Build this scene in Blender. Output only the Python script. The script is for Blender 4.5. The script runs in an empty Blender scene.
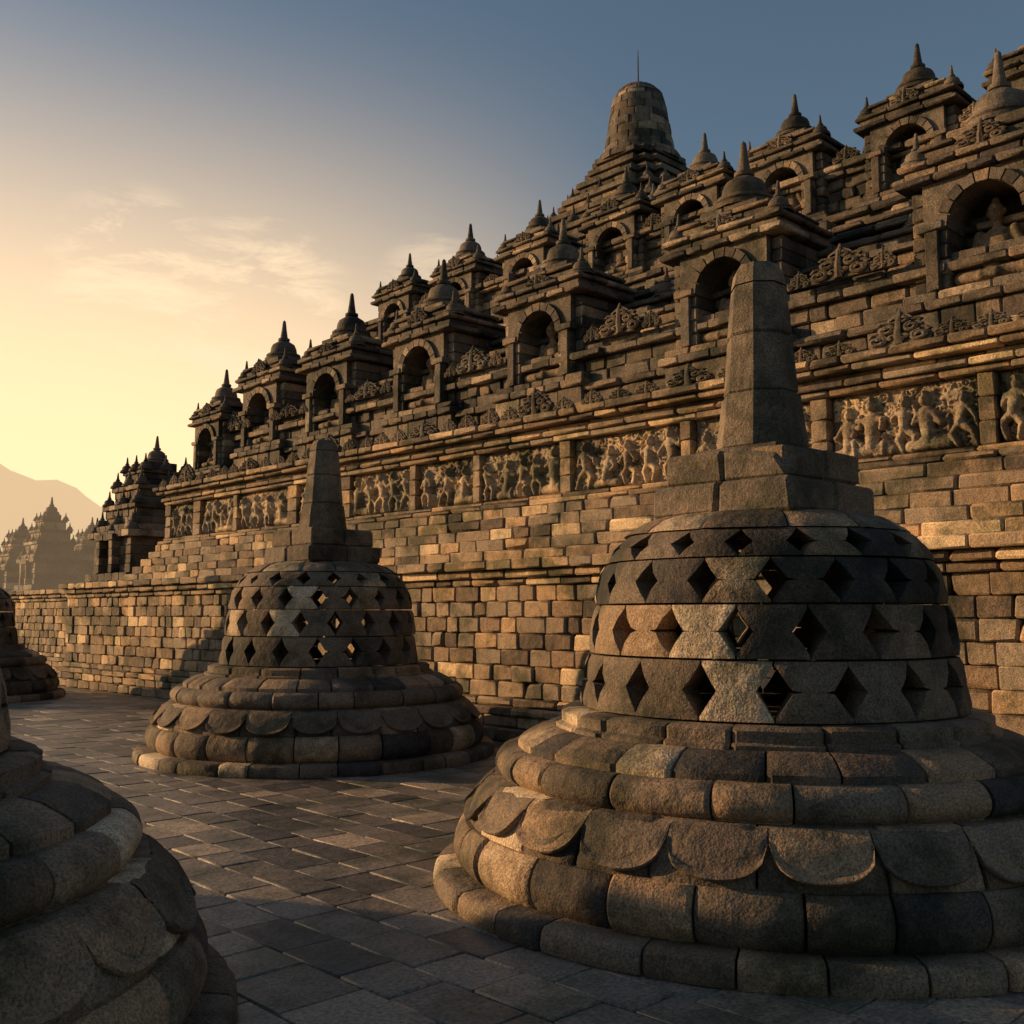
import bpy, math, random
import numpy as np
from mathutils import Vector, Matrix
random.seed(7); np.random.seed(7)
scene=bpy.context.scene
SUN_AZ=-31.0   # degrees from +Y toward +X
SUN_EL=13.5

# ------------------------------------------------------------ materials
def N(nt,t,loc=None,**k):
    n=nt.nodes.new(t)
    for a,b in k.items(): setattr(n,a,b)
    return n
def stone(name,cols,gain=1.0,stain=0.55,bump=0.5,rough=0.85,fine=55.0,haze=0.0,moss=0.0):
    m=bpy.data.materials.new(name); m.use_nodes=True; nt=m.node_tree; L=nt.links
    b=nt.nodes['Principled BSDF']
    tc=N(nt,'ShaderNodeTexCoord'); at=N(nt,'ShaderNodeAttribute',attribute_name='tone')
    n1=N(nt,'ShaderNodeTexNoise'); n1.inputs['Scale'].default_value=1.6; n1.inputs['Detail'].default_value=6; n1.inputs['Roughness'].default_value=0.65
    n2=N(nt,'ShaderNodeTexNoise'); n2.inputs['Scale'].default_value=11; n2.inputs['Detail'].default_value=4; n2.inputs['Roughness'].default_value=0.6
    n3=N(nt,'ShaderNodeTexNoise'); n3.inputs['Scale'].default_value=fine*1.6; n3.inputs['Detail'].default_value=2; n3.inputs['Roughness'].default_value=0.8
    for n in (n1,n2,n3): L.new(tc.outputs['Object'],n.inputs['Vector'])
    add=N(nt,'ShaderNodeMath',operation='MULTIPLY_ADD'); L.new(n2.outputs['Fac'],add.inputs[0]); add.inputs[1].default_value=0.45
    sub=N(nt,'ShaderNodeMath',operation='SUBTRACT'); L.new(at.outputs['Fac'],sub.inputs[0]); sub.inputs[1].default_value=0.22
    L.new(sub.outputs[0],add.inputs[2])
    r=N(nt,'ShaderNodeValToRGB'); L.new(add.outputs[0],r.inputs[0])
    cols=[tuple(min(.6,x*gain) for x in c) for c in cols]
    e=r.color_ramp.elements
    e[0].position=0.0; e[0].color=(*cols[0],1); e[1].position=1.0; e[1].color=(*cols[-1],1)
    for i,c in enumerate(cols[1:-1]):
        q=e.new((i+1)/(len(cols)-1)); q.color=(*c,1)
    sr=N(nt,'ShaderNodeValToRGB'); L.new(n1.outputs['Fac'],sr.inputs[0])
    sr.color_ramp.elements[0].position=0.40; sr.color_ramp.elements[0].color=((1-stain)*.9,(1-stain),(1-stain)*.86,1)
    sr.color_ramp.elements[1].position=0.55; sr.color_ramp.elements[1].color=(1.14,1.07,1.0,1)
    mx=N(nt,'ShaderNodeMix',data_type='RGBA',blend_type='MULTIPLY'); mx.inputs[0].default_value=1
    L.new(r.outputs[0],mx.inputs[6]); L.new(sr.outputs[0],mx.inputs[7])
    pr=N(nt,'ShaderNodeValToRGB'); L.new(n3.outputs['Fac'],pr.inputs[0])
    pr.color_ramp.elements[0].position=0.3; pr.color_ramp.elements[0].color=(0.4,0.4,0.42,1)
    pr.color_ramp.elements[1].position=0.7; pr.color_ramp.elements[1].color=(1.6,1.55,1.46,1)
    m2=N(nt,'ShaderNodeMix',data_type='RGBA',blend_type='MULTIPLY'); m2.inputs[0].default_value=1
    L.new(mx.outputs[2],m2.inputs[6]); L.new(pr.outputs[0],m2.inputs[7])
    L.new(m2.outputs[2],b.inputs['Base Color'])
    b.inputs['Roughness'].default_value=rough
    b.inputs['Specular IOR Level'].default_value=0.35
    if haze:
        b.inputs['Emission Color'].default_value=(1,.66,.36,1); b.inputs['Emission Strength'].default_value=haze  # warm emission painted into the stone in place of distance haze
    hh=N(nt,'ShaderNodeMath',operation='MULTIPLY_ADD'); L.new(n3.outputs['Fac'],hh.inputs[0]); hh.inputs[1].default_value=.13; L.new(n2.outputs['Fac'],hh.inputs[2])
    b1=N(nt,'ShaderNodeBump'); b1.inputs['Strength'].default_value=bump; b1.inputs['Distance'].default_value=0.028
    L.new(hh.outputs[0],b1.inputs['Height']); L.new(b1.outputs[0],b.inputs['Normal'])
    return m
TC=[(0.035,0.034,0.036),(0.092,0.074,0.057),(0.11,0.10,0.088),(0.18,0.135,0.095),(0.3,0.25,0.19)]
M_ST=stone('andesite_stupa',[(0.024,0.025,0.028),(0.075,0.058,0.043),(0.10,0.085,0.07),(0.175,0.125,0.082),(0.34,0.29,0.22)],gain=1.5,stain=0.62,bump=0.75)
M_WALL=stone('andesite_wall',[(0.05,0.042,0.036),(0.145,0.105,0.07),(0.15,0.13,0.105),(0.26,0.18,0.108),(0.38,0.30,0.20)],gain=1.6,stain=0.62,bump=0.6)
M_TEM=stone('andesite_temple',TC,gain=1.2,stain=0.64,bump=0.6,fine=35)
M_FAR=stone('andesite_shrine_haze_glow',TC,gain=1.2,stain=0.4,bump=0.4,fine=25,haze=.12)  # farthest shrines: stone glows faintly to stand in for haze
M_REL=stone('relief_stone',[(0.09,0.075,0.055),(0.17,0.135,0.095),(0.22,0.185,0.14),(0.29,0.225,0.15),(0.34,0.28,0.19)],gain=1.5,stain=0.62,bump=0.4)
M_PAVE=stone('paving_stone',[(0.035,0.035,0.038),(0.078,0.07,0.062),(0.095,0.09,0.085),(0.135,0.115,0.095),(0.21,0.18,0.145)],gain=2.0,stain=0.45,bump=0.3,rough=0.45,fine=30)

# ------------------------------------------------------------ builder
S=[];Mk=[];idx={}
for i in (0,1):
    for j in (0,1):
        for k in (0,1):
            for a in range(3):
                idx[(i,j,k,a)]=len(S)
                S.append([2*i-1,2*j-1,2*k-1]); mk=[1,1,1]; mk[a]=0; Mk.append(mk)
S=np.array(S,float);Mk=np.array(Mk,float)
TF=[]
def addf(f):
    P=S-0.2*S*Mk
    p=P[f]; c=p.mean(0); n=np.cross(p[1]-p[0],p[2]-p[0])
    TF.append(f if np.dot(n,c)>0 else f[::-1])
for a in range(3):
    o=[x for x in range(3) if x!=a]
    for s in (0,1):
        f=[]
        for (u,v) in ((0,0),(1,0),(1,1),(0,1)):
            c=[0,0,0];c[a]=s;c[o[0]]=u;c[o[1]]=v
            f.append(idx[(*c,a)])
        addf(f)
for a in range(3):
    o=[x for x in range(3) if x!=a]
    for u in (0,1):
        for v in (0,1):
            c0=[0,0,0];c0[a]=0;c0[o[0]]=u;c0[o[1]]=v
            c1=list(c0);c1[a]=1
            addf([idx[(*c0,o[0])],idx[(*c1,o[0])],idx[(*c1,o[1])],idx[(*c0,o[1])]])
for i in (0,1):
    for j in (0,1):
        for k in (0,1): addf([idx[(i,j,k,0)],idx[(i,j,k,1)],idx[(i,j,k,2)]])

class B:
    def __init__(s): s.v=[];s.f=[];s.t=[];s.n=0
    def add(s,verts,faces,tone):
        verts=np.asarray(verts,float); o=s.n
        s.v.append(verts); s.n+=len(verts)
        for f in faces: s.f.append([i+o for i in f])
        if np.isscalar(tone): s.t.extend([tone]*len(faces))
        else: s.t.extend(tone)
    def box(s,x0,x1,y0,y1,z0,z1,c=0.012,tone=None,jit=0.0):
        if tone is None: tone=rt()
        c=min(c,0.3*min(x1-x0,y1-y0,z1-z0))
        h=np.array([(x1-x0)/2,(y1-y0)/2,(z1-z0)/2]); ct=np.array([(x1+x0)/2,(y1+y0)/2,(z1+z0)/2])
        if jit:   # worn, uneven corners
            cc=c*np.repeat(np.random.uniform(.6,1.7,(8,1)),3,axis=0)
            if np.random.rand()<.12: k=np.random.randint(8); cc[k*3:k*3+3]*=np.random.uniform(1.8,3.2)
            cc=np.minimum(cc,0.42*min(x1-x0,y1-y0,z1-z0))
            p=S*h-S*Mk*cc
        else: p=S*h-S*Mk*c
        if jit:
            a,b_,g=np.random.uniform(-jit,jit,3)
            R=np.array([[1,-g,b_],[g,1,-a],[-b_,a,1]]); p=p@R.T
        s.add(p+ct,TF,tone)
    def hexa(s,p,tone=None):  # p: 8 pts bottom4 top4
        if tone is None: tone=rt()
        p=np.array(p,float); c=p.mean(0); F=[]
        for f in ([0,1,2,3],[4,5,6,7],[0,1,5,4],[1,2,6,5],[2,3,7,6],[3,0,4,7]):
            q=p[f]; n=np.cross(q[1]-q[0],q[2]-q[0])
            F.append(f if np.dot(n,q.mean(0)-c)>0 else f[::-1])
        s.add(p,F,tone)
    def lathe(s,cx,cy,z0,prof,n,sc=1.0,tone=None,rot=0.0):
        if tone is None: tone=rt()
        V=[];F=[];m=len(prof)
        for i in range(n):
            a=2*math.pi*i/n+rot
            for (r,z) in prof: V.append((cx+r*sc*math.cos(a),cy+r*sc*math.sin(a),z0+z*sc))
        for i in range(n):
            j=(i+1)%n
            for k in range(m-1): F.append([i*m+k,j*m+k,j*m+k+1,i*m+k+1])
        F.append([i*m+m-1 for i in range(n)])
        s.add(V,F,tone)
    def ring(s,cx,cy,prof,nb,seg=4,depth=0.3,gap=0.006,jr=0.006,phase=0,z0=0,tones=None,round_=0.014):
        m=len(prof); rm=max(r for r,z in prof)
        cuts=[2*math.pi*(b+phase+random.uniform(-.16,.16))/nb for b in range(nb)]; cuts.append(cuts[0]+2*math.pi)
        for b in range(nb):
            a0=cuts[b]; a1=cuts[b+1]
            w=a1-a0; g=gap/rm; e=0.022/rm
            st=[a0+g]+[a0+g+e+(w-2*g-2*e)*q/seg for q in range(seg+1)]+[a1-g]
            dr=random.uniform(-jr,jr); dz=random.uniform(-jr,jr)*.3; tl=random.uniform(-jr,jr)*1.6
            wz=[random.uniform(-.0025,.0025) for _ in st]; rd=[round_*random.uniform(.7,1.8),round_*random.uniform(.7,1.8)]
            V=[];F=[]; ri=min(r for r,z in prof)-depth
            for q,a in enumerate(st):
                end=(q==0 or q==len(st)-1); pr=[]
                for (r,z) in prof:
                    rr=r+dr-(rd[0 if q==0 else 1] if end else 0)+tl*(q/len(st)-.5)+wz[q]*2
                    pr.append((rr,z+dz+wz[q]))
                pr=pr+[(ri,pr[-1][1]),(ri,pr[0][1])]
                for (r,z) in pr: V.append((cx+r*math.cos(a),cy+r*math.sin(a),z0+z))
            M=m+2
            for q in range(len(st)-1):
                for k in range(M):
                    k2=(k+1)%M
                    if k==m: continue
                    F.append([q*M+k,(q+1)*M+k,(q+1)*M+k2,q*M+k2])
            F.append([k for k in range(M)]); F.append([(len(st)-1)*M+k for k in range(M)][::-1])
            s.add(V,F,rt() if tones is None else tones())
    def obj(s,name,mat,parent=None,smooth=True,ang=38):
        me=bpy.data.meshes.new(name)
        V=np.concatenate(s.v); me.from_pydata(V.tolist(),[],s.f)
        at=me.attributes.new('tone','FLOAT','FACE'); at.data.foreach_set('value',np.array(s.t,dtype=np.float32))
        me.materials.append(mat)
        if smooth:
            me.polygons.foreach_set('use_smooth',[True]*len(me.polygons)); me.set_sharp_from_angle(angle=math.radians(ang))
        o=bpy.data.objects.new(name,me); scene.collection.objects.link(o)
        if parent: o.parent=parent
        return o
def rt():
    r=random.random()
    if r<0.09: return random.uniform(0.8,1.05)
    if r<0.33: return random.uniform(0.0,0.22)
    return random.uniform(0.25,0.75)
def empty(name,loc=(0,0,0)):
    o=bpy.data.objects.new(name,None); scene.collection.objects.link(o); o.location=loc; o.empty_display_size=0.3; return o
def course(b,x,y0,y1,z0,z1,depth=0.35,bl=0.42,jx=0.012,c=0.014,g=0.004):
    y=y0
    while y<y1-0.02:
        l=bl*random.uniform(0.6,1.45); 
        if y+l>y1-0.12: l=y1-y
        dx=random.uniform(-jx,jx)
        b.box(x+dx,x+depth,y+g,y+l-g,z0+0.002,z1-g*random.uniform(.3,1.6),c=c*random.uniform(.6,1.6),jit=0.005)
        y+=l
def courses(b,x,y0,y1,z0,z1,h=0.2,**k):
    n=max(1,round((z1-z0)/h)); 
    for i in range(n): course(b,x,y0,y1,z0+(z1-z0)*i/n,z0+(z1-z0)*(i+1)/n,**k)
def lb(b,x0,x1,y0,y1,z0,z1,ch=0.2,bl=0.45,c=0.014):
    nz=max(1,round((z1-z0)/ch)); 
    for i in range(nz):
        za=z0+(z1-z0)*i/nz; zb=z0+(z1-z0)*(i+1)/nz
        xs=np.linspace(x0,x1,max(1,round((x1-x0)/0.6))+1)
        ny=max(1,round((y1-y0)/(bl*random.uniform(.8,1.2)))); w=(y1-y0)/ny
        ys=[y0+w*(q+(random.uniform(-.2,.2) if 0<q<ny else 0)) for q in range(ny+1)]
        for a in range(len(xs)-1):
            for q in range(ny):
                j=random.uniform(-.008,.008)
                b.box(xs[a]+j,xs[a+1],ys[q]+.003,ys[q+1]-.003,za+.002,zb-.002,c=c,jit=.004)
STK=[(.42,0),(.42,.06),(.36,.08),(.39,.11),(.38,.15),(.3,.17),(.3,.2),(.285,.3),(.25,.38),(.16,.44),(.09,.46),(.13,.48),(.13,.53),(.085,.55),(.06,.72),(.035,.93),(.0,.97)]
def stupika(b,x,y,z,s): b.lathe(x,y,z,STK,14,s,tone=random.uniform(.1,.6))

# ---- antefix template (faces -X, width 1 along y, height 1 in z)
def tube(pts,r0,r1,n=6):
    V=[];F=[];m=len(pts)
    for i,p in enumerate(pts):
        p=np.array(p); q=np.array(pts[min(i+1,m-1)])-np.array(pts[max(i-1,0)]); q=q/np.linalg.norm(q)
        u=np.array([1.,0,0]); w=np.cross(q,u); r=r0+(r1-r0)*i/(m-1)
        for k in range(n):
            a=2*math.pi*k/n; V.append(p+r*(math.cos(a)*u+math.sin(a)*w))
    for i in range(m-1):
        for k in range(n): F.append([i*n+k,i*n+(k+1)%n,(i+1)*n+(k+1)%n,(i+1)*n+k])
    return V,F
def spiral(cy,cz,R,a0,sg,turns=1.4,r=.05):
    pts=[]
    for i in range(15):
        t=i/14; a=a0+sg*t*turns*2*math.pi; rr=R*(1-.8*t)
        pts.append((-0.02-0.06*t,cy+rr*math.cos(a),cz+rr*math.sin(a)))
    return tube(pts,r,r*.9)
AF=[]
for sg in (-1,1):
    AF.append(spiral(sg*.36,.18,.15,math.pi/2,sg,1.3,.07)); AF.append(spiral(sg*.22,.46,.13,math.pi/2,sg,1.2,.065))
    AF.append(spiral(sg*.1,.2,.09,-math.pi/2,-sg,1.1,.06)); AF.append(spiral(sg*.1,.7,.09,math.pi/2,sg,1.1,.055))
    AF.append(tube([(0,sg*.50,.30),(-.03,sg*.44,.40),(-.03,sg*.36,.40)],.06,.03)); AF.append(tube([(0,sg*.36,.62),(-.03,sg*.3,.68),(-.03,sg*.2,.66)],.055,.03))
AF.append(tube([(-.03,0,.0),(-.08,0,.35),(-.07,0,.75),(-.01,0,1.05)],.09,.02))
OUT=[(-.5,0),(.5,0),(.53,.18),(.46,.34),(.36,.38),(.37,.55),(.25,.66),(.18,.8),(.07,.9),(0,1.0),(-.07,.9),(-.18,.8),(-.25,.66),(-.37,.55),(-.36,.38),(-.46,.34),(-.53,.18)]
no=len(OUT)
AF.append(([(-.02,y,z) for y,z in OUT]+[(.12,y,z) for y,z in OUT],[list(range(no))[::-1],list(range(no,2*no))]+[[i,(i+1)%no,no+(i+1)%no,no+i] for i in range(no)]))
def antefix(b,x,y,z,w,h):
    t=random.uniform(.15,.65); sk=random.uniform(-.06,.06); hh=h*random.uniform(.85,1.12)
    if random.random()<.12: hh*=.6
    for V,F in AF:
        V=np.array(V,float)*np.array([w*.75,w*.96,hh]); V[:,1]+=V[:,2]*sk; V=V+np.array([x,y,z]); b.add(V,F,t)

# ------------------------------------------------------------ stupas
def arc(r0,z0,r1,z1,bul,n=6):
    out=[]
    for i in range(n+1):
        t=i/n; out.append((r0+(r1-r0)*t+bul*math.sin(math.pi*t)**0.7,z0+(z1-z0)*t))
    return out
def make_stupa(cx,cy,seed,zs=1.0,sp=0.0):
    random.seed(seed); par=empty('perforated_stupa',(0,0,0))
    Z=lambda pr:[(r,z*zs) for r,z in pr]
    b=B()
    b.ring(cx,cy,Z([(1.93,0),(1.94,.03),(1.93,.085),(1.91,.105),(1.84,.115),(1.70,.115)]),30,phase=.2,seg=3)
    b.ring(cx,cy,Z(arc(1.77,.115,1.76,.35,.06,9)+[(1.66,.355)]),26,seg=4,phase=.6,jr=.012)
    b.ring(cx,cy,Z([(1.54,.585)]+arc(1.54,.59,1.52,.745,.055,8)+[(1.43,.75)]),22,phase=.35,seg=4,jr=.01)
    b.ring(cx,cy,Z([(1.46,.745),(1.46,.785),(1.42,.81),(1.34,.85),(1.27,.865)]),24,phase=.1,seg=3)
    b.ring(cx,cy,Z([(1.24,.86),(1.24,.885),(1.205,.895),(1.205,.95),(1.17,.965),(1.08,.968)]),20,phase=.5,seg=3)
    b.lathe(cx,cy,0,[(1.5,.02),(1.5,.56*zs),(1.22,.57*zs),(1.12,.93*zs),(0.01,.93*zs)],32,tone=.3)
    b.obj('moulded_base',M_ST,par)
    b=B(); n=24; ns=20
    z0p,z1p=.352,.585
    prof=[(0,-.03),(0,.02),(.02,.034),(.07,.042),(.13,.038),(.17,.018),(.3,.016),(.55,.022),(.8,.014),(1,-.012)]
    for p in range(n):
        V=[];F=[];t=random.uniform(.1,.75); wv=random.uniform(-.006,.006); lw=random.uniform(-.05,.04)
        for i in range(ns+1):
            u=-1+2*i/ns; uu=u*.985; a=2*math.pi*(p+(uu+1)/2+.15)/n
            vb=.10+lw+.62*(1-max(0,1-abs(u)**2.3)**.5)
            for tt,dr in prof:
                v=vb+(1-vb)*tt
                rbg=1.75-.05*v-.085*v**2
                rr=rbg+dr*(1 if abs(u)<.9 else .5)+wv
                V.append((cx+rr*math.cos(a),cy+rr*math.sin(a),(z0p+(z1p-z0p)*v)*zs))
        m=len(prof)
        for i in range(ns):
            for j in range(m-1):
                a0=i*m+j; F.append([a0,a0+m,a0+m+1,a0+1])
        b.add(V,F,t)
    for p in range(n):
        V=[];F=[];t=random.uniform(.15,.6)
        for i in range(9):
            u=-1+2*i/8; a=2*math.pi*(p+.65+u*.32)/n+.0
            for tt,dr in ((0,-.02),(0,.008),(.3,.016),(1,.002)):
                v=.62-.5*(1-abs(u)**1.5)*1.0*(1-tt)-0.0; rbg=1.75-.05*v-.085*v**2; rr=rbg+dr
                V.append((cx+rr*math.cos(a),cy+rr*math.sin(a),(z0p+(z1p-z0p)*v)*zs))
        for i in range(8):
            for j in range(3):
                a0=i*4+j; F.append([a0,a0+4,a0+5,a0+1])
        b.add(V,F,t)
    b.ring(cx,cy,Z([(1.74,.345),(1.742,.36)]+[(1.75-.05*v-.085*v*v-.006,z0p+(z1p-z0p)*v) for v in (.2,.4,.6,.8,1)]+[(1.5,.588)]),24,phase=.15,seg=4,jr=.002)
    b.obj('lotus_petal_course',M_ST,par,ang=50)
    b=B()
    rows=[(.975,1.275),(1.28,1.555),(1.56,1.795),(1.80,1.955)]
    off=.968*(zs-1)
    def rp(z): return float(np.interp(z,[.97,1.1,1.28,1.56,1.7,1.8,1.88,1.955],[1.10,1.075,1.05,1.01,.985,.95,.90,.82]))
    n=18
    for ri,(za,zb) in enumerate(rows):
        m=.07
        for q in range(n):
            t=rt(); ph=(q+(.5 if ri%2 else 0)+.22)
            g=.012; dr=random.uniform(-.011,.011); sk=random.uniform(-.006,.006)
            def P(u,v,ins,ed=0):
                z=za+(zb-za)*v; r=rp(z)+dr-ins-ed+sk*u*2; a=2*math.pi*(ph+u)/n
                return (cx+r*math.cos(a),cy+r*math.sin(a),z+off)
            us=[-.5+g,-.38,-.26,-.13,0,.13,.26,.38,.5-g]
            lo=[];hi=[]
            hw=.26+random.uniform(-.03,.03); chip=[random.uniform(-.02,.02) for _ in us]
            for ci,u in enumerate(us):
                k=min(1,max(0,(.5-g-abs(u))/(.5-g-hw)))
                gap=.5-m - (.5-m)*k if k<1 else 0
                lo.append(.5-gap+chip[ci]*(gap>0.02) if gap>0 else .5); hi.append(.5+gap-chip[ci]*(gap>0.02) if gap>0 else .5)
            for half in (0,1):
                V=[];F=[]
                for i,u in enumerate(us):
                    va,vb=(0.012,lo[i]) if half==0 else (hi[i],.988)
                    L_=[va,va+(vb-va)*.5,vb]
                    for ins in (0,.17):
                        for v in L_:
                            ed=0
                            if ins==0 and (i in (0,8) or (half==0 and v==va) or (half==1 and v==vb)): ed=.014
                            V.append(P(u,v,ins,ed))
                for i in range(8):
                    a0=i*6;a1=a0+6
                    for k in (0,1):
                        F.append([a0+k,a1+k,a1+k+1,a0+k+1]); F.append([a0+3+k+1,a1+3+k+1,a1+3+k,a0+3+k])
                    F.append([a0+0,a0+3,a1+3,a1+0])
                    F.append([a0+2,a1+2,a1+5,a0+5])
                F.append([0,1,4,3]);F.append([1,2,5,4]); e=8*6
                F.append([e+3,e+4,e+1,e]);F.append([e+4,e+5,e+2,e+1])
                b.add(V,F,t)
    b.ring(cx,cy,[(.82,1.96),(.79,1.985),(.71,2.035),(.61,2.065),(.5,2.08),(.3,2.085)],12,phase=.3,z0=off,depth=.2)
    b.obj('lattice_dome',M_ST,par,ang=30)
    b=B(); z=off
    def quad(h,z0,z1,nn):
        T_=lambda:random.uniform(.15,.6)
        b.box(cx-h,cx+.02,cy-h,cy+.0,z0,z1,c=.02,tone=T_(),jit=.002); b.box(cx+.025,cx+h,cy-h,cy+.06,z0,z1,c=.02,tone=T_(),jit=.002)
        b.box(cx-h,cx-.06,cy+.005,cy+h,z0,z1,c=.02,tone=T_(),jit=.002); b.box(cx-.055,cx+h,cy+.065,cy+h,z0,z1,c=.02,tone=T_(),jit=.002)
        b.box(cx-h+.03,cx+h-.03,cy-h+.03,cy+h-.03,z0+.01,z1-.01,c=.01)
    quad(.47,2.06+z,2.25+z,2); quad(.41,2.252+z,2.44+z,2)
    z=z+sp*.25; b.box(cx-.29,cx+.29,cy-.29,cy+.29,2.3+off,2.442+z,c=.015)
    k=1+sp/1.04
    zz=[2.442,2.74,3.06,3.34,3.46]; zz=[2.442+(q-2.442)*k for q in zz]
    for i,(r0,r1) in enumerate(((.275,.235),(.222,.195),(.195,.165),(.165,.15))):
        za=zz[i]+.003*(i>0); zb=zz[i+1]
        pr=[(r0-.012,za),(r0,za+.012),(r1,zb-.012),(r1-.012,zb)]
        if i==3: pr=[(r0,za),(r1,zb-.05),(r1-.03,zb),(0.02,zb+.004)]
        b.lathe(cx,cy,z,pr,8,rot=math.radians(22.5),tone=random.uniform(.25,.6))
    b.obj('spire',M_ST,par,ang=20)
    return par
make_stupa(5.38,3.45,11,sp=.12)
make_stupa(6.62,9.98,12)
make_stupa(0.41,4.63,18,zs=1.03)
make_stupa(5.95,20.9,14)
make_stupa(-1.35,10.4,15)  # out of view, added to cast shade on the foreground paving

# ------------------------------------------------------------ pavement + ground
random.seed(21)
b=B(); x=-9.0
while x<9.2:
    w=random.choice([.26,.3,.34,.4]); y=-6+random.uniform(0,.3)
    while y<33:
        l=random.uniform(.28,.6)
        if not (x<-4 and y>12): 
            dz=random.uniform(-.005,.003)
            b.box(x+.003,x+w-.003,y+.003,y+l-.003,-.12,0.0+dz,c=.006,tone=rt()*.9,jit=.004)
        y+=l
    x+=w
b.obj('stone_pavement',M_PAVE)
def sheet(name,z,size,mat):
    b=B()
    b.add([(-size,-size,z),(size,-size,z),(size,size,z),(-size,size,z)],[[0,1,2,3]],.3); return b.obj(name,mat,smooth=False)
M_G=bpy.data.materials.new('ground_soil'); M_G.use_nodes=True
nt=M_G.node_tree; nn=N(nt,'ShaderNodeTexNoise'); nn.inputs['Scale'].default_value=.03; nn.inputs['Detail'].default_value=5
rr=N(nt,'ShaderNodeValToRGB'); rr.color_ramp.elements[0].color=(.04,.05,.025,1); rr.color_ramp.elements[1].color=(.12,.10,.06,1)
tc=N(nt,'ShaderNodeTexCoord'); nt.links.new(tc.outputs['Object'],nn.inputs['Vector']); nt.links.new(nn.outputs['Fac'],rr.inputs[0]); nt.links.new(rr.outputs[0],nt.nodes['Principled BSDF'].inputs['Base Color'])
sheet('ground',-.1,6000,M_G)

# ------------------------------------------------------------ terrace wall
random.seed(31)
TW=empty('terrace_wall')
b=B()
def lowwall(x,y0,y1):
    course(b,x-.22,y0,y1,0,.16,bl=.55); course(b,x-.14,y0,y1,.16,.30,bl=.5); course(b,x-.17,y0,y1,.30,.40,bl=.5); course(b,x-.06,y0,y1,.40,.50,bl=.5)
    courses(b,x,y0,y1,.50,1.86,h=.2,bl=.36,jx=.022)
    course(b,x-.05,y0,y1,1.86,1.95,bl=.5); course(b,x-.13,y0,y1,1.95,2.05,bl=.6); course(b,x-.22,y0,y1,2.05,2.17,bl=.6,depth=.6)
lowwall(8.9,-3,23.3); lowwall(10.6,23.3,46)
z=2.17; 
for i,(xx,h) in enumerate([(8.98,.14),(9.10,.15),(9.22,.15),(9.34,.15),(9.44,.14)]):
    course(b,xx,-3,20.25+.6*(4-i)*.15,z,z+h,bl=.5,depth=.5); z+=h
b.obj('stone_courses',M_WALL,TW)
b=B()
b.box(9.1,60,-3,23.25,-.1,2.14,tone=.3); b.box(10.8,60,23.0,46,-.1,2.12,tone=.3)
b.box(9.5,30,-2.95,20.2,2.1,z-.03,tone=.3)
b.obj('fill',M_WALL,TW,smooth=False)
ZR=z # ~2.9

# ------------------------------------------------------------ temple
T=empty('stepped_stone_temple')
random.seed(41)
YE=20.1
b=B(); XR=9.62
course(b,XR-.16,-3,YE+.1,ZR,ZR+.07,bl=.8); course(b,XR-.08,-3,YE+.05,ZR+.07,ZR+.13,bl=.8)
zp0=ZR+.13; zp1=3.70
course(b,XR-.08,-3,YE+.05,zp1,zp1+.07,bl=.7); course(b,XR-.13,-3,YE+.1,zp1+.07,zp1+.14,bl=.6)
course(b,XR-.05,-3,YE,zp1+.14,zp1+.20,bl=.6); course(b,XR-.2,-3,YE+.15,zp1+.20,zp1+.27,bl=.6,depth=.6); course(b,XR-.26,-3,YE+.2,zp1+.27,zp1+.36,bl=.5,depth=.8)
ZC=zp1+.36
b.obj('relief_wall_cornice',M_WALL,T)
R=B(); Pb=B()
def capsule(H,Y,Zg,p,q,r0,r1,dep):
    p=np.array(p);q=np.array(q); d=q-p; L2=max(1e-6,d@d)
    t=np.clip(((Y-p[0])*d[0]+(Zg-p[1])*d[1])/L2,0,1)
    r=r0+(r1-r0)*t; dist=np.hypot(Y-(p[0]+t*d[0]),Zg-(p[1]+t*d[1]))
    h=np.where(dist<r,dep*np.sqrt(np.clip(1-(dist/r)**2,0,1))**.8,0)
    return np.maximum(H,h)
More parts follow.
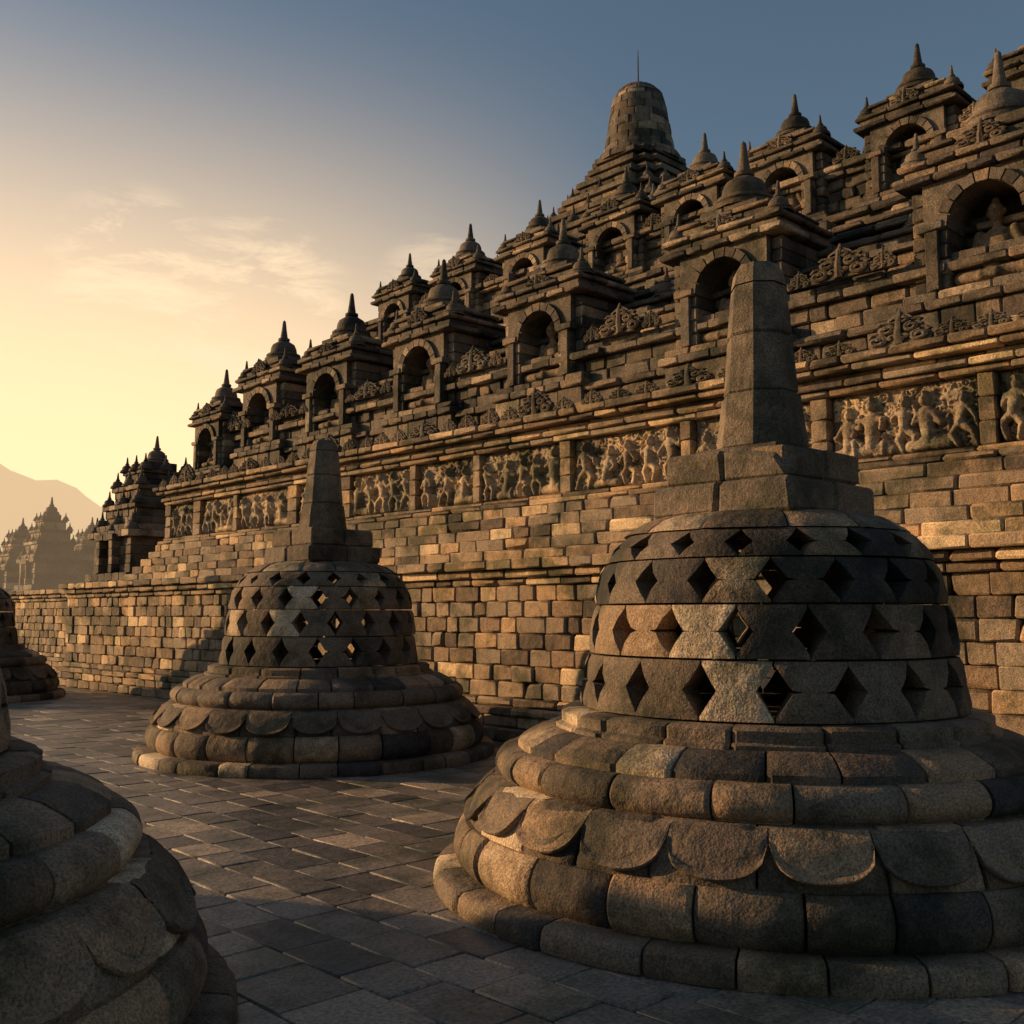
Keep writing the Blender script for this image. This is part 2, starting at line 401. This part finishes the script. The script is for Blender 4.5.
def figure(H,Y,Zg,c,base,h,rng,mode):
    cap=lambda a,q,r0,r1,d=.07:capsule(H,Y,Zg,(c+a[0]*h,base+a[1]*h),(c+q[0]*h,base+q[1]*h),r0*h,r1*h,d)
    s=rng.choice([-1,1]); lean=rng.uniform(-.06,.06)
    if mode=='sit':
        hip=(0,.16);sh=(lean,.56);hd=(lean*1.3,.76)
        H=cap((-.3,.08),(.1,.12),.1,.11,.065);H=cap((.3,.08),(-.1,.12),.1,.11,.07)
    else:
        hip=(lean,.46);sh=(-lean,.74);hd=(-lean*1.5,.9)
        k1=(s*.14+lean,.26);H=cap(hip,k1,.1,.075);H=cap(k1,(s*.06,.02),.075,.05)
        k2=(-s*.2,.3);H=cap(hip,k2,.1,.075);H=cap(k2,(-s*.3 if rng.random()<.5 else -s*.12,.03),.075,.05)
    H=cap(hip,sh,.11,.14,.085); H=cap((sh[0]-.1,sh[1]),(sh[0]+.1,sh[1]),.08,.08,.075)
    d=np.hypot(Y-(c+hd[0]*h),Zg-(base+(hd[1]+.02)*h)); H=np.maximum(H,np.where(d<.15*h,.022,0)); H=np.maximum(H,.036*np.exp(-((d-.145*h)/.01)**2))
    H=capsule(H,Y,Zg,(c+hd[0]*h,base+hd[1]*h),(c+hd[0]*h,base+(hd[1]+.03)*h),.08*h,.075*h,.095)
    H=cap((hd[0],hd[1]+.08),(hd[0],hd[1]+.15),.055,.025,.07)
    for q in (-1,1):
        e=(sh[0]+q*rng.uniform(.18,.25),sh[1]-rng.uniform(-.02,.2)); w=(e[0]+q*rng.uniform(-.18,.08),e[1]+rng.uniform(-.15,.22))
        H=cap((sh[0]+q*.12,sh[1]),e,.058,.05,.07);H=cap(e,w,.05,.042,.07)
    return H
def relief(y0,y1,z0,z1,seed,res):
    rng=random.Random(seed); nr=np.random.RandomState(seed); w=y1-y0;h=z1-z0; ny=int(w/res);nz=int(h/res)
    Y,Zg=np.meshgrid(np.linspace(0,w,ny),np.linspace(0,h,nz),indexing='ij')
    H=np.zeros_like(Y)
    for k in range(int(w*h*110)):
        a,c,r=rng.uniform(0,w),rng.uniform(.05*h,h),rng.uniform(.02,.06)
        d=np.hypot(Y-a,Zg-c); H=np.maximum(H,.028*np.exp(-((d-r)/.012)**2)); H=np.maximum(H,.028*np.exp(-(d/.014)**2))
    for k in range(int(w*h*80)):
        a,c,g=rng.uniform(0,w),rng.uniform(0,h),rng.uniform(0,6.28); l=rng.uniform(.04,.13)
        H=capsule(H,Y,Zg,(a,c),(a+l*math.cos(g),c+l*math.sin(g)),.024,.01,rng.uniform(.015,.035))
    big=(seed%3==0); sp=.42 if big else .33
    n=max(1,round(w/sp)); 
    for k in range(n):
        m='sit' if rng.random()<.35 else 'stand'; hh=h*(rng.uniform(.72,.9) if m=='stand' else rng.uniform(.8,1.02))
        H=figure(H,Y,Zg,w*(k+.5)/n+rng.uniform(-.05,.05),.02,hh,rng,m)
        if rng.random()<(.2 if big else .5): H=figure(H,Y,Zg,w*(k+1)/n+rng.uniform(-.05,.05),.0,hh*.5,rng,'sit')
    H=H+.008*nr.rand(*H.shape)
    H=H*(.85+.2*np.sin(Y*7+seed)*np.sin(Zg*9+seed*2))
    edge=np.minimum(np.minimum(Y,w-Y),np.minimum(Zg,h-Zg)); H=H*np.clip(edge/.03,0,1)
    bt={}
    X=XR+.07-H*1.5
    V=np.stack([X,Y+y0,Zg+z0],-1).reshape(-1,3); F=[];TT=[]
    for i in range(ny-1):
        for j in range(nz-1):
            a=i*nz+j; F.append([a,a+1,a+nz+1,a+nz])
            key=(int((i*res+ (0.17 if int(j*res/.2)%2 else 0))/.38),int(j*res/.2))
            if key not in bt: bt[key]=rng.uniform(.1,.85)
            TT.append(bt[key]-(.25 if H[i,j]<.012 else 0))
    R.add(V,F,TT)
y=YE-.15; k=0
courses(Pb,XR-.04,YE-.2,YE+.05,zp0,zp1,h=.2,bl=.25)
while y>-3:
    w=random.choice([1.0,1.25,1.5,1.7]); pw=random.choice([.16,.2,.3])
    res=.011 if y<9 else (.016 if y<14 else .024)
    relief(y-w,y,zp0,zp1,100+k,res); k+=1
    y-=w
    n=3
    for i in range(n): Pb.box(XR-.045,XR+.3,y-pw+.003,y-.003,zp0+(zp1-zp0)*i/n+.003,zp0+(zp1-zp0)*(i+1)/n-.003,c=.012,jit=.004)
    y-=pw
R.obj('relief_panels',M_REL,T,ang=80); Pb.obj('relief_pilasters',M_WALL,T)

b=B(); random.seed(51)
y=YE
i=0
while y>-3:
    big=(i%5==2); w=.62 if big else .34; h=.38 if big else random.choice([.16,.19])
    antefix(b,XR-.2,y-w/2,ZC-.005,w,h); y-=w+random.uniform(.0,.14); i+=1
b.obj('cornice_antefixes',M_TEM,T,ang=50)

niche_pos=[]
def unit(b,xf,yc,zb,s,arch=True,spire=.95):
    d=1.15*s; rn=.37
    def q(x,hw,z0,z1,ch=.16,bl=.4,dd=d): lb(b,xf+x*s,xf+dd,yc-hw*s,yc+hw*s,zb+z0*s,zb+z1*s,ch=ch*max(s,.7),bl=bl)
    q(-.14,.98,-.4,-.22);q(-.04,.86,-.22,.02);q(-.1,.92,.02,.12,.1);q(-.04,.86,.12,.22,.1)
    for sg in (-1,1):
        a,c=sorted((yc+sg*rn*s,yc+sg*.62*s)); lb(b,xf,xf+.6*s,a,c,zb+.22*s,zb+.85*s,ch=.17*s)
        a,c=sorted((yc+sg*.46*s,yc+sg*.6*s)); b.box(xf-.045*s,xf+.1*s,a,c,zb+.22*s,zb+.92*s)
        a,c=sorted((yc+sg*.62*s,yc+sg*.78*s)); lb(b,xf+.08*s,xf+d,a,c,zb+.22*s,zb+1.33*s,ch=.17*s)
        a,c=sorted((yc+sg*.40*s,yc+sg*.68*s)); b.box(xf-.07*s,xf+.1*s,a,c,zb+.84*s,zb+.93*s)
    lb(b,xf+.605*s,xf+d,yc-.62*s,yc+.62*s,zb+.22*s,zb+1.35*s)
    n=9; r=rn*s; zc=zb+.85*s; W=.62*s; Ht=.5*s
    def outer(t):
        c,sn=math.cos(t),math.sin(t); k=min(W/abs(c) if abs(c)>1e-6 else 1e9, Ht/sn if sn>1e-6 else 1e9); return (yc+k*c,zc+k*sn)
    crn=math.atan2(Ht,W); ts=sorted([math.pi*i/n for i in range(n+1)]+[crn,math.pi-crn])
    for t0,t1 in zip(ts[:-1],ts[1:]):
        i0=(yc+r*math.cos(t0),zc+r*math.sin(t0));i1=(yc+r*math.cos(t1),zc+r*math.sin(t1));o0=outer(t0);o1=outer(t1)
        P=[(xf,*i0),(xf,*i1),(xf,*o1),(xf,*o0)]; b.hexa(P+[(xf+.6*s,p[1],p[2]) for p in P],tone=random.uniform(.3,.6))
    for i in range(n):
        t0=math.pi*i/n+.02;t1=math.pi*(i+1)/n-.02; ra=r*1.0;rb=r*1.3
        P=[(xf-.05*s,yc+k*math.cos(t),zc+k*math.sin(t)) for k,t in ((ra,t0),(ra,t1),(rb,t1),(rb,t0))]; b.hexa(P+[(xf+.02*s,p[1],p[2]) for p in P])
    q(-.1,.88,1.35,1.43,.1);q(-.02,.8,1.43,1.53,.12);q(-.08,.86,1.53,1.60,.1)
    lb(b,xf+.05*s,xf+d,yc-.62*s,yc+.62*s,zb+1.60*s,zb+1.73*s,ch=.15*s); lb(b,xf+.0*s,xf+d,yc-.67*s,yc+.67*s,zb+1.73*s,zb+1.79*s,ch=.15*s)
    lb(b,xf+.15*s,xf+.95*s,yc-.42*s,yc+.42*s,zb+1.79*s,zb+1.92*s,ch=.15*s)
    for sg in (-1,1):
        stupika(b,xf+.12*s,yc+sg*.72*s,zb+1.6*s,.42*s)
    antefix(b,xf-.02*s,yc,zb+1.6*s,.5*s,.26*s)
    stupika(b,xf+.52*s,yc,zb+1.92*s,spire*s)
    if arch: niche_pos.append((xf+.26*s,yc,zb+.22*s,s))
U1=B(); random.seed(61)
for yc in (0.9,4.0,7.1,10.2,12.9,15.5,17.8): unit(U1,10.3,yc,4.55,1.0,spire=random.uniform(.82,1.0))
unit(U1,10.1,19.5,4.3,.8)
U1.obj('lower_niche_shrines',M_TEM,T)
U2=B()
for yc in (2.3,4.2,5.9,7.75,9.35,10.95,13.0,14.9,16.8): unit(U2,12.75,yc,6.86,.8,spire=random.uniform(.78,.95))
unit(U2,15.0,4.6,7.95,.8); unit(U2,15.0,1.5,8.05,.85)
U2.obj('upper_niche_shrines',M_TEM,T)
b=B(); random.seed(71); Y0=-3
def run(lst):
    for (x,ye,z0,z1,bl) in lst: courses(b,x,Y0,ye,z0,z1,h=.17,bl=bl,jx=.03,depth=.45)
run([(10.25,YE-.1,ZC,ZC+.1,.5),(10.4,YE-.1,ZC+.1,4.5,.35),(10.32,YE-.1,4.5,4.6,.5),(10.42,YE-.1,4.6,4.95,.36),(10.3,YE-.1,4.95,5.05,.5),(10.38,YE-.1,5.05,5.15,.5),
 (10.72,19.8,5.15,5.42,.4),(10.64,19.8,5.42,5.5,.5),(11.2,19.5,5.5,5.78,.4),(11.12,19.5,5.78,5.86,.5),(11.7,19.0,5.86,6.1,.4),(11.62,19.0,6.1,6.2,.5),
 (12.2,18.6,6.2,6.42,.4),(12.12,18.6,6.42,6.5,.5),(12.7,18.2,6.5,6.78,.4),(12.62,18.2,6.78,6.88,.5),(12.95,18.0,6.88,7.5,.34),(12.86,18.0,7.5,7.58,.5),(12.8,18.0,7.58,7.68,.5),
 (13.5,17.6,7.68,7.9,.4),(14.2,17.2,7.9,8.1,.4)])
b.obj('terrace_mouldings',M_TEM,T)
b=B()
for (x,ye,zt) in ((9.75,YE-.15,ZC-.03),(10.5,YE-.15,5.12),(10.85,19.7,5.47),(11.3,19.4,5.83),(11.8,18.9,6.17),(12.3,18.5,6.47),(12.8,18.1,6.85),(13.1,17.9,7.64),(13.7,17.5,7.87),(14.4,17.1,8.07)):
    b.box(x,27,Y0+.02,ye,2.0,zt,tone=.3)
b.obj('core',M_TEM,T,smooth=False)
b=B(); random.seed(81)
for y in (2.45,5.55,8.65,11.55,14.2,16.65,18.7):
    antefix(b,10.26,y,5.14,.7,.42); antefix(b,10.26,y-.5,5.14,.3,.2); antefix(b,10.26,y+.5,5.14,.3,.2)
for y in (1.0,5.1,8.7,11.6,14.3,16.7): stupika(b,11.3,y,5.85,.45)
for y in (5.05,6.8,8.55,10.15,12.0,13.95,15.85): antefix(b,12.84,y,7.67,.4,.2)
for y in np.arange(7.2,17.,1.9): lb(b,14.3,14.8,y-.25,y+.25,8.08,8.3); stupika(b,14.55,y,8.28,.75)
for k in range(170):
    xx,zz=random.choice([(10.9,5.5),(11.4,5.86),(11.9,6.2),(12.4,6.5),(13.2,7.68),(13.9,7.9)])
    y=random.uniform(-2,17.3); l=random.uniform(.18,.4)
    b.box(xx-.12+random.uniform(-.04,.06),xx+.2,y,y+l,zz-.03,zz+random.uniform(.06,.2),c=.02,jit=.03)
b.obj('terrace_finials',M_TEM,T)
b=B(); random.seed(91); CX,CY=19.0,15.4
lv=[(4.1,7.9,8.5),(3.5,8.5,9.05),(2.95,9.05,9.6),(2.45,9.6,10.15),(1.95,10.15,10.7),(1.55,10.7,11.2),(1.25,11.2,11.65),(1.0,11.65,12.0),(.85,12.0,12.3)]
for hw,z0,z1 in lv:
    zc=z1-.14
    for (hx,hy,a0,a1) in ((hw,hw*.62,z0,zc),(hw*.62,hw,z0,zc),(hw*.85,hw*.85,z0,zc-.02)):
        for xx0,xx1,yy0,yy1 in ((CX-hx,CX+hx,CY-hy,CY+hy),):
            n=max(1,round((a1-a0)/.17))
            for k in range(n):
                za=a0+(a1-a0)*k/n;zb=a0+(a1-a0)*(k+1)/n
                y=yy0
                while y<yy1-.02:
                    l=random.uniform(.3,.55); l=yy1-y if y+l>yy1-.15 else l
                    b.box(xx0+random.uniform(-.01,.01),xx0+.4,y+.004,y+l-.004,za,zb-.004,jit=.004); y+=l
                x=xx0+.4
                while x<xx1-.02:
                    l=random.uniform(.3,.55); l=xx1-x if x+l>xx1-.15 else l
                    b.box(x+.004,x+l-.004,yy0+random.uniform(-.01,.01),yy1,za,zb-.004,jit=.001); x+=l
        b.box(CX-hx-.08,CX+hx+.08,CY-hy-.08,CY+hy+.08,zc+.0017*hx,z1-.013*(hx/hw),tone=random.uniform(.1,.6))
    if hw>1.5:
        for sx,sy in ((-1,.6),(-1,-.6),(.6,-1),(-.6,-1),(-1,0),(0,-1),(-.85,-.85),(-.85,.85),(.85,-.85)):
            stupika(b,CX+sx*(hw-.12),CY+sy*(hw-.12),z1-.02,.5 if hw>2 else .36)
b.obj('summit_terraces',M_TEM,T)
b=B(); rs=lambda z:float(np.interp(z,[12.3,13.7,13.95,14.12],[.88,.66,.58,.42]))
b.ring(CX,CY,[(1.0,12.2),(1.0,12.32),(.95,12.4),(.9,12.4)],12,depth=.5)
z=12.4;i=0
while z<14.02:
    h=.2 if z<13.7 else .11
    b.ring(CX,CY,[(rs(z)+.0,z),(rs(z+h)+.002,z+h-.004)],10,phase=.5*(i%2),depth=.3,jr=.012); z+=h;i+=1
b.lathe(CX,CY,0,[(.6,12.3),(.5,13.8),(.42,14.1),(.2,14.18),(0.01,14.2)],20,tone=.35)
b.obj('summit_tower',M_TEM,T,ang=30)
b=B(); b.lathe(CX,CY,14.15,[(.02,0),(.015,.8),(.006,1.0)],8,tone=.1); b.obj('lightning_rod',M_TEM,T)

# ------------------------------------------------------------ distant shrines
def shrine(x,y,zb,hw,H,seed):
    random.seed(seed); b=B(); z=zb; k=0
    spec=[(1.0,.05),(.92,.05),(.8,.22),(.9,.04),(.82,.04),(.66,.1),(.72,.03),(.55,.09),(.6,.03),(.42,.08),(.46,.02),(.28,.06)]
    for f,hh in spec:
        w=hw*f; h=hh*H; n=max(1,round(h/.2))
        for i in range(n):
            za=z+h*i/n;zc=z+h*(i+1)/n; yy=y-w; m=max(1,round(2*w/.4))
            for q in range(m):
                b.box(x-w+random.uniform(-.01,.01),x+w,y-w+2*w*q/m+.003,y-w+2*w*(q+1)/m-.003,za+.001,zc-.002,jit=.003)
        z+=h
        if hh<=.04:
            for sx,sy in ((-1,-1),(-1,1),(1,-1),(1,1),(-1,0),(0,-1)): stupika(b,x+sx*w*.86,y+sy*w*.86,z,.32*hw)
    stupika(b,x,y,z,zb+H-z)
    lb(b,x-hw*.95,x-hw*.78,y-hw*.36,y-hw*.2,zb+.1*H,zb+.3*H,ch=.2); lb(b,x-hw*.95,x-hw*.78,y+hw*.2,y+hw*.36,zb+.1*H,zb+.3*H,ch=.2); lb(b,x-hw*.97,x-hw*.78,y-hw*.38,y+hw*.38,zb+.3*H,zb+.34*H,ch=.2)
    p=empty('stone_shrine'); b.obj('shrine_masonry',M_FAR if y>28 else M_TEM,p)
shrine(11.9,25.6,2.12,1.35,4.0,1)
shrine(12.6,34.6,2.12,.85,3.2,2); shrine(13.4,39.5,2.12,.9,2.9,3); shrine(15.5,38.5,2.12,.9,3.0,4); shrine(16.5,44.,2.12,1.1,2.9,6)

# ------------------------------------------------------------ buddha statues (one remeshed surface, shared)
def ell(V,F,c,r,rotz=0,n=12):
    o=len(V)
    for i in range(n+1):
        ph=math.pi*i/n
        for j in range(2*n):
            th=math.pi*j/n; V.append((c[0]+r[0]*math.sin(ph)*math.cos(th),c[1]+r[1]*math.sin(ph)*math.sin(th),c[2]+r[2]*math.cos(ph)))
    for i in range(n):
        for j in range(2*n):
            a=o+i*2*n+j;b_=o+i*2*n+(j+1)%(2*n); F.append([a,b_,b_+2*n,a+2*n][::-1])
def cap3(V,F,p,q,r0,r1,n=9):
    p=np.array(p);q=np.array(q)
    for i in range(n):
        t=i/(n-1); c=p+(q-p)*t; r=r0+(r1-r0)*t; ell(V,F,c,(r,r,r),n=6)
V=[];F=[]
ell(V,F,(0,0,.07),(.2,.3,.09)); 
for s in (-1,1):
    cap3(V,F,(.06,s*.1,.1),(-.12,s*.27,.08),.085,.065); cap3(V,F,(-.12,s*.27,.08),(-.2,-s*.06,.07),.06,.045)
    cap3(V,F,(.03,s*.15,.47),(.03,s*.23,.29),.05,.042); cap3(V,F,(.03,s*.23,.29),(-.12,s*.05,.17),.04,.03)
    ell(V,F,(.02,s*.078,.66),(.015,.012,.035),n=6); ell(V,F,(.03,s*.15,.48),(.055,.05,.05),n=6)
    ell(V,F,(-.052,s*.028,.672),(.01,.014,.007),n=5)
ell(V,F,(.04,0,.2),(.1,.13,.13)); ell(V,F,(.04,0,.38),(.09,.15,.16)); cap3(V,F,(.035,0,.5),(.025,0,.6),.04,.04)
ell(V,F,(.01,0,.665),(.075,.066,.088)); ell(V,F,(.02,0,.76),(.035,.035,.035)); ell(V,F,(-.068,0,.655),(.016,.012,.022),n=6); ell(V,F,(-.062,0,.625),(.012,.022,.007),n=5)
ell(V,F,(-.13,0,.155),(.05,.075,.025),n=8)
me=bpy.data.meshes.new('tmp'); me.from_pydata(V,[],F); o=bpy.data.objects.new('tmp',me); scene.collection.objects.link(o)
md=o.modifiers.new('r','REMESH'); md.mode='VOXEL'; md.voxel_size=.012; md.use_smooth_shade=True
dg=bpy.context.evaluated_depsgraph_get(); bm_=bpy.data.meshes.new_from_object(o.evaluated_get(dg)); bpy.data.objects.remove(o)
bm_.name='seated_buddha'; bm_.materials.clear(); bm_.materials.append(M_TEM)
at=bm_.attributes.get('tone') or bm_.attributes.new('tone','FLOAT','FACE'); at.data.foreach_set('value',np.full(len(bm_.polygons),.75,dtype=np.float32))
for (x,y,z,s) in niche_pos:
    o=bpy.data.objects.new('buddha_statue',bm_); scene.collection.objects.link(o); o.location=(x,y,z); o.scale=(s*1.15,)*3

# ------------------------------------------------------------ hills
M_H=bpy.data.materials.new('hills_haze_glow'); M_H.use_nodes=True; pb=M_H.node_tree.nodes['Principled BSDF']
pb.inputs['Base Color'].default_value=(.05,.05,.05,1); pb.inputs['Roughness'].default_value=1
pb.inputs['Emission Color'].default_value=(1,.69,.38,1); pb.inputs['Emission Strength'].default_value=.80  # aerial haze painted in as a warm glow of the hills themselves
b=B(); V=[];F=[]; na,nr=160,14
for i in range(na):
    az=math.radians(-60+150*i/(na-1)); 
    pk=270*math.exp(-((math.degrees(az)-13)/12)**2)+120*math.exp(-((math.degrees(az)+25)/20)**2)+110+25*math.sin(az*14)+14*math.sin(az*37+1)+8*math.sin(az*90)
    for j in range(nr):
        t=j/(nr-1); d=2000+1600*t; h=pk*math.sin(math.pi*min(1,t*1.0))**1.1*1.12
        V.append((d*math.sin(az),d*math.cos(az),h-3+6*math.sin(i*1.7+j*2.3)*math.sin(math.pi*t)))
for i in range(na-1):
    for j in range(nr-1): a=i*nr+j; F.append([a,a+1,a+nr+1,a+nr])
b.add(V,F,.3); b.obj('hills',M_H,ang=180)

# ------------------------------------------------------------ world
w=bpy.data.worlds.new('World'); scene.world=w; w.use_nodes=True; nt=w.node_tree; L=nt.links
STR=.092
bg=nt.nodes['Background']; sky=N(nt,'ShaderNodeTexSky'); sky.sky_type='NISHITA'; sky.sun_disc=False
sky.sun_elevation=math.radians(SUN_EL); sky.sun_rotation=math.radians(SUN_AZ); sky.dust_density=1.2; sky.air_density=1.2; sky.ozone_density=1.6
tc=N(nt,'ShaderNodeTexCoord')
def dirmask(v,a0,a1):
    d=N(nt,'ShaderNodeVectorMath',operation='DOT_PRODUCT'); L.new(tc.outputs['Generated'],d.inputs[0]); vv=Vector(v).normalized(); d.inputs[1].default_value=vv
    m=N(nt,'ShaderNodeMapRange',interpolation_type='SMOOTHSTEP'); L.new(d.outputs['Value'],m.inputs['Value'])
    m.inputs['From Min'].default_value=math.cos(math.radians(a0)); m.inputs['From Max'].default_value=math.cos(math.radians(a1)); return m.outputs[0]
def math2(op,a,b_):
    m=N(nt,'ShaderNodeMath',operation=op)
    for i,q in enumerate((a,b_)):
        if isinstance(q,(int,float)): m.inputs[i].default_value=q
        else: L.new(q,m.inputs[i])
    return m.outputs[0]
# low warm haze along the sunward horizon
azr=math.radians(14)
g1=dirmask((math.sin(azr),math.cos(azr),.12),42,4)
sep=N(nt,'ShaderNodeSeparateXYZ'); L.new(tc.outputs['Generated'],sep.inputs[0])
hz=N(nt,'ShaderNodeMapRange',interpolation_type='SMOOTHSTEP'); L.new(sep.outputs[2],hz.inputs['Value']); hz.inputs['From Min'].default_value=.56; hz.inputs['From Max'].default_value=.12
glow=math2('MULTIPLY',g1,hz.outputs[0])
mixg=N(nt,'ShaderNodeMix',data_type='RGBA'); L.new(math2('MULTIPLY',glow,.98),mixg.inputs[0]); L.new(sky.outputs[0],mixg.inputs[6]); mixg.inputs[7].default_value=(1.42/STR,.97/STR,.53/STR,1)
mp=N(nt,'ShaderNodeMapping'); mp.inputs['Rotation'].default_value=(0.25,-0.18,0.3); mp.inputs['Scale'].default_value=(5,5,17)
L.new(tc.outputs['Generated'],mp.inputs['Vector'])
cn=N(nt,'ShaderNodeTexNoise'); cn.inputs['Scale'].default_value=2.0; cn.inputs['Detail'].default_value=11; cn.inputs['Roughness'].default_value=.68; cn.inputs['Distortion'].default_value=.35
L.new(mp.outputs[0],cn.inputs['Vector'])
cr=N(nt,'ShaderNodeValToRGB'); cr.color_ramp.elements[0].position=.48; cr.color_ramp.elements[0].color=(0,0,0,1); cr.color_ramp.elements[1].position=.62
L.new(cn.outputs['Fac'],cr.inputs[0])
c1=dirmask((.42,.966,.325),5,1.2); c2=dirmask((.50,.88,.285),6,1.5); c3=dirmask((.66,.80,.33),3.5,1)
cmk=math2('MAXIMUM',math2('MAXIMUM',c1,c2),math2('MULTIPLY',c3,.5))
cl=math2('MULTIPLY',math2('MULTIPLY',cr.outputs[0],cmk),.8)
mix=N(nt,'ShaderNodeMix',data_type='RGBA'); L.new(cl,mix.inputs[0]); L.new(mixg.outputs[2],mix.inputs[6]); mix.inputs[7].default_value=(1.15/STR,.87/STR,.56/STR,1)
L.new(mix.outputs[2],bg.inputs['Color']); bg.inputs['Strength'].default_value=STR

sd=bpy.data.lights.new('sun','SUN'); sd.energy=5; sd.angle=math.radians(.5); sd.color=(1,.61,.28)
so=bpy.data.objects.new('sun',sd); scene.collection.objects.link(so)
az=math.radians(SUN_AZ);el=math.radians(SUN_EL)
dv=Vector((math.sin(az)*math.cos(el),math.cos(az)*math.cos(el),math.sin(el)))
so.rotation_euler=dv.to_track_quat('Z','Y').to_euler(); so.location=dv*50

cd=bpy.data.cameras.new('camera'); cd.lens=36.9; cd.sensor_width=36; cd.clip_end=20000
co=bpy.data.objects.new('camera',cd); scene.collection.objects.link(co); co.location=(0,0,1.5)
co.rotation_euler=(math.radians(90+5.6),0,math.radians(-43.8)); scene.camera=co
scene.view_settings.view_transform='Standard'; scene.view_settings.look='None'; scene.view_settings.exposure=0
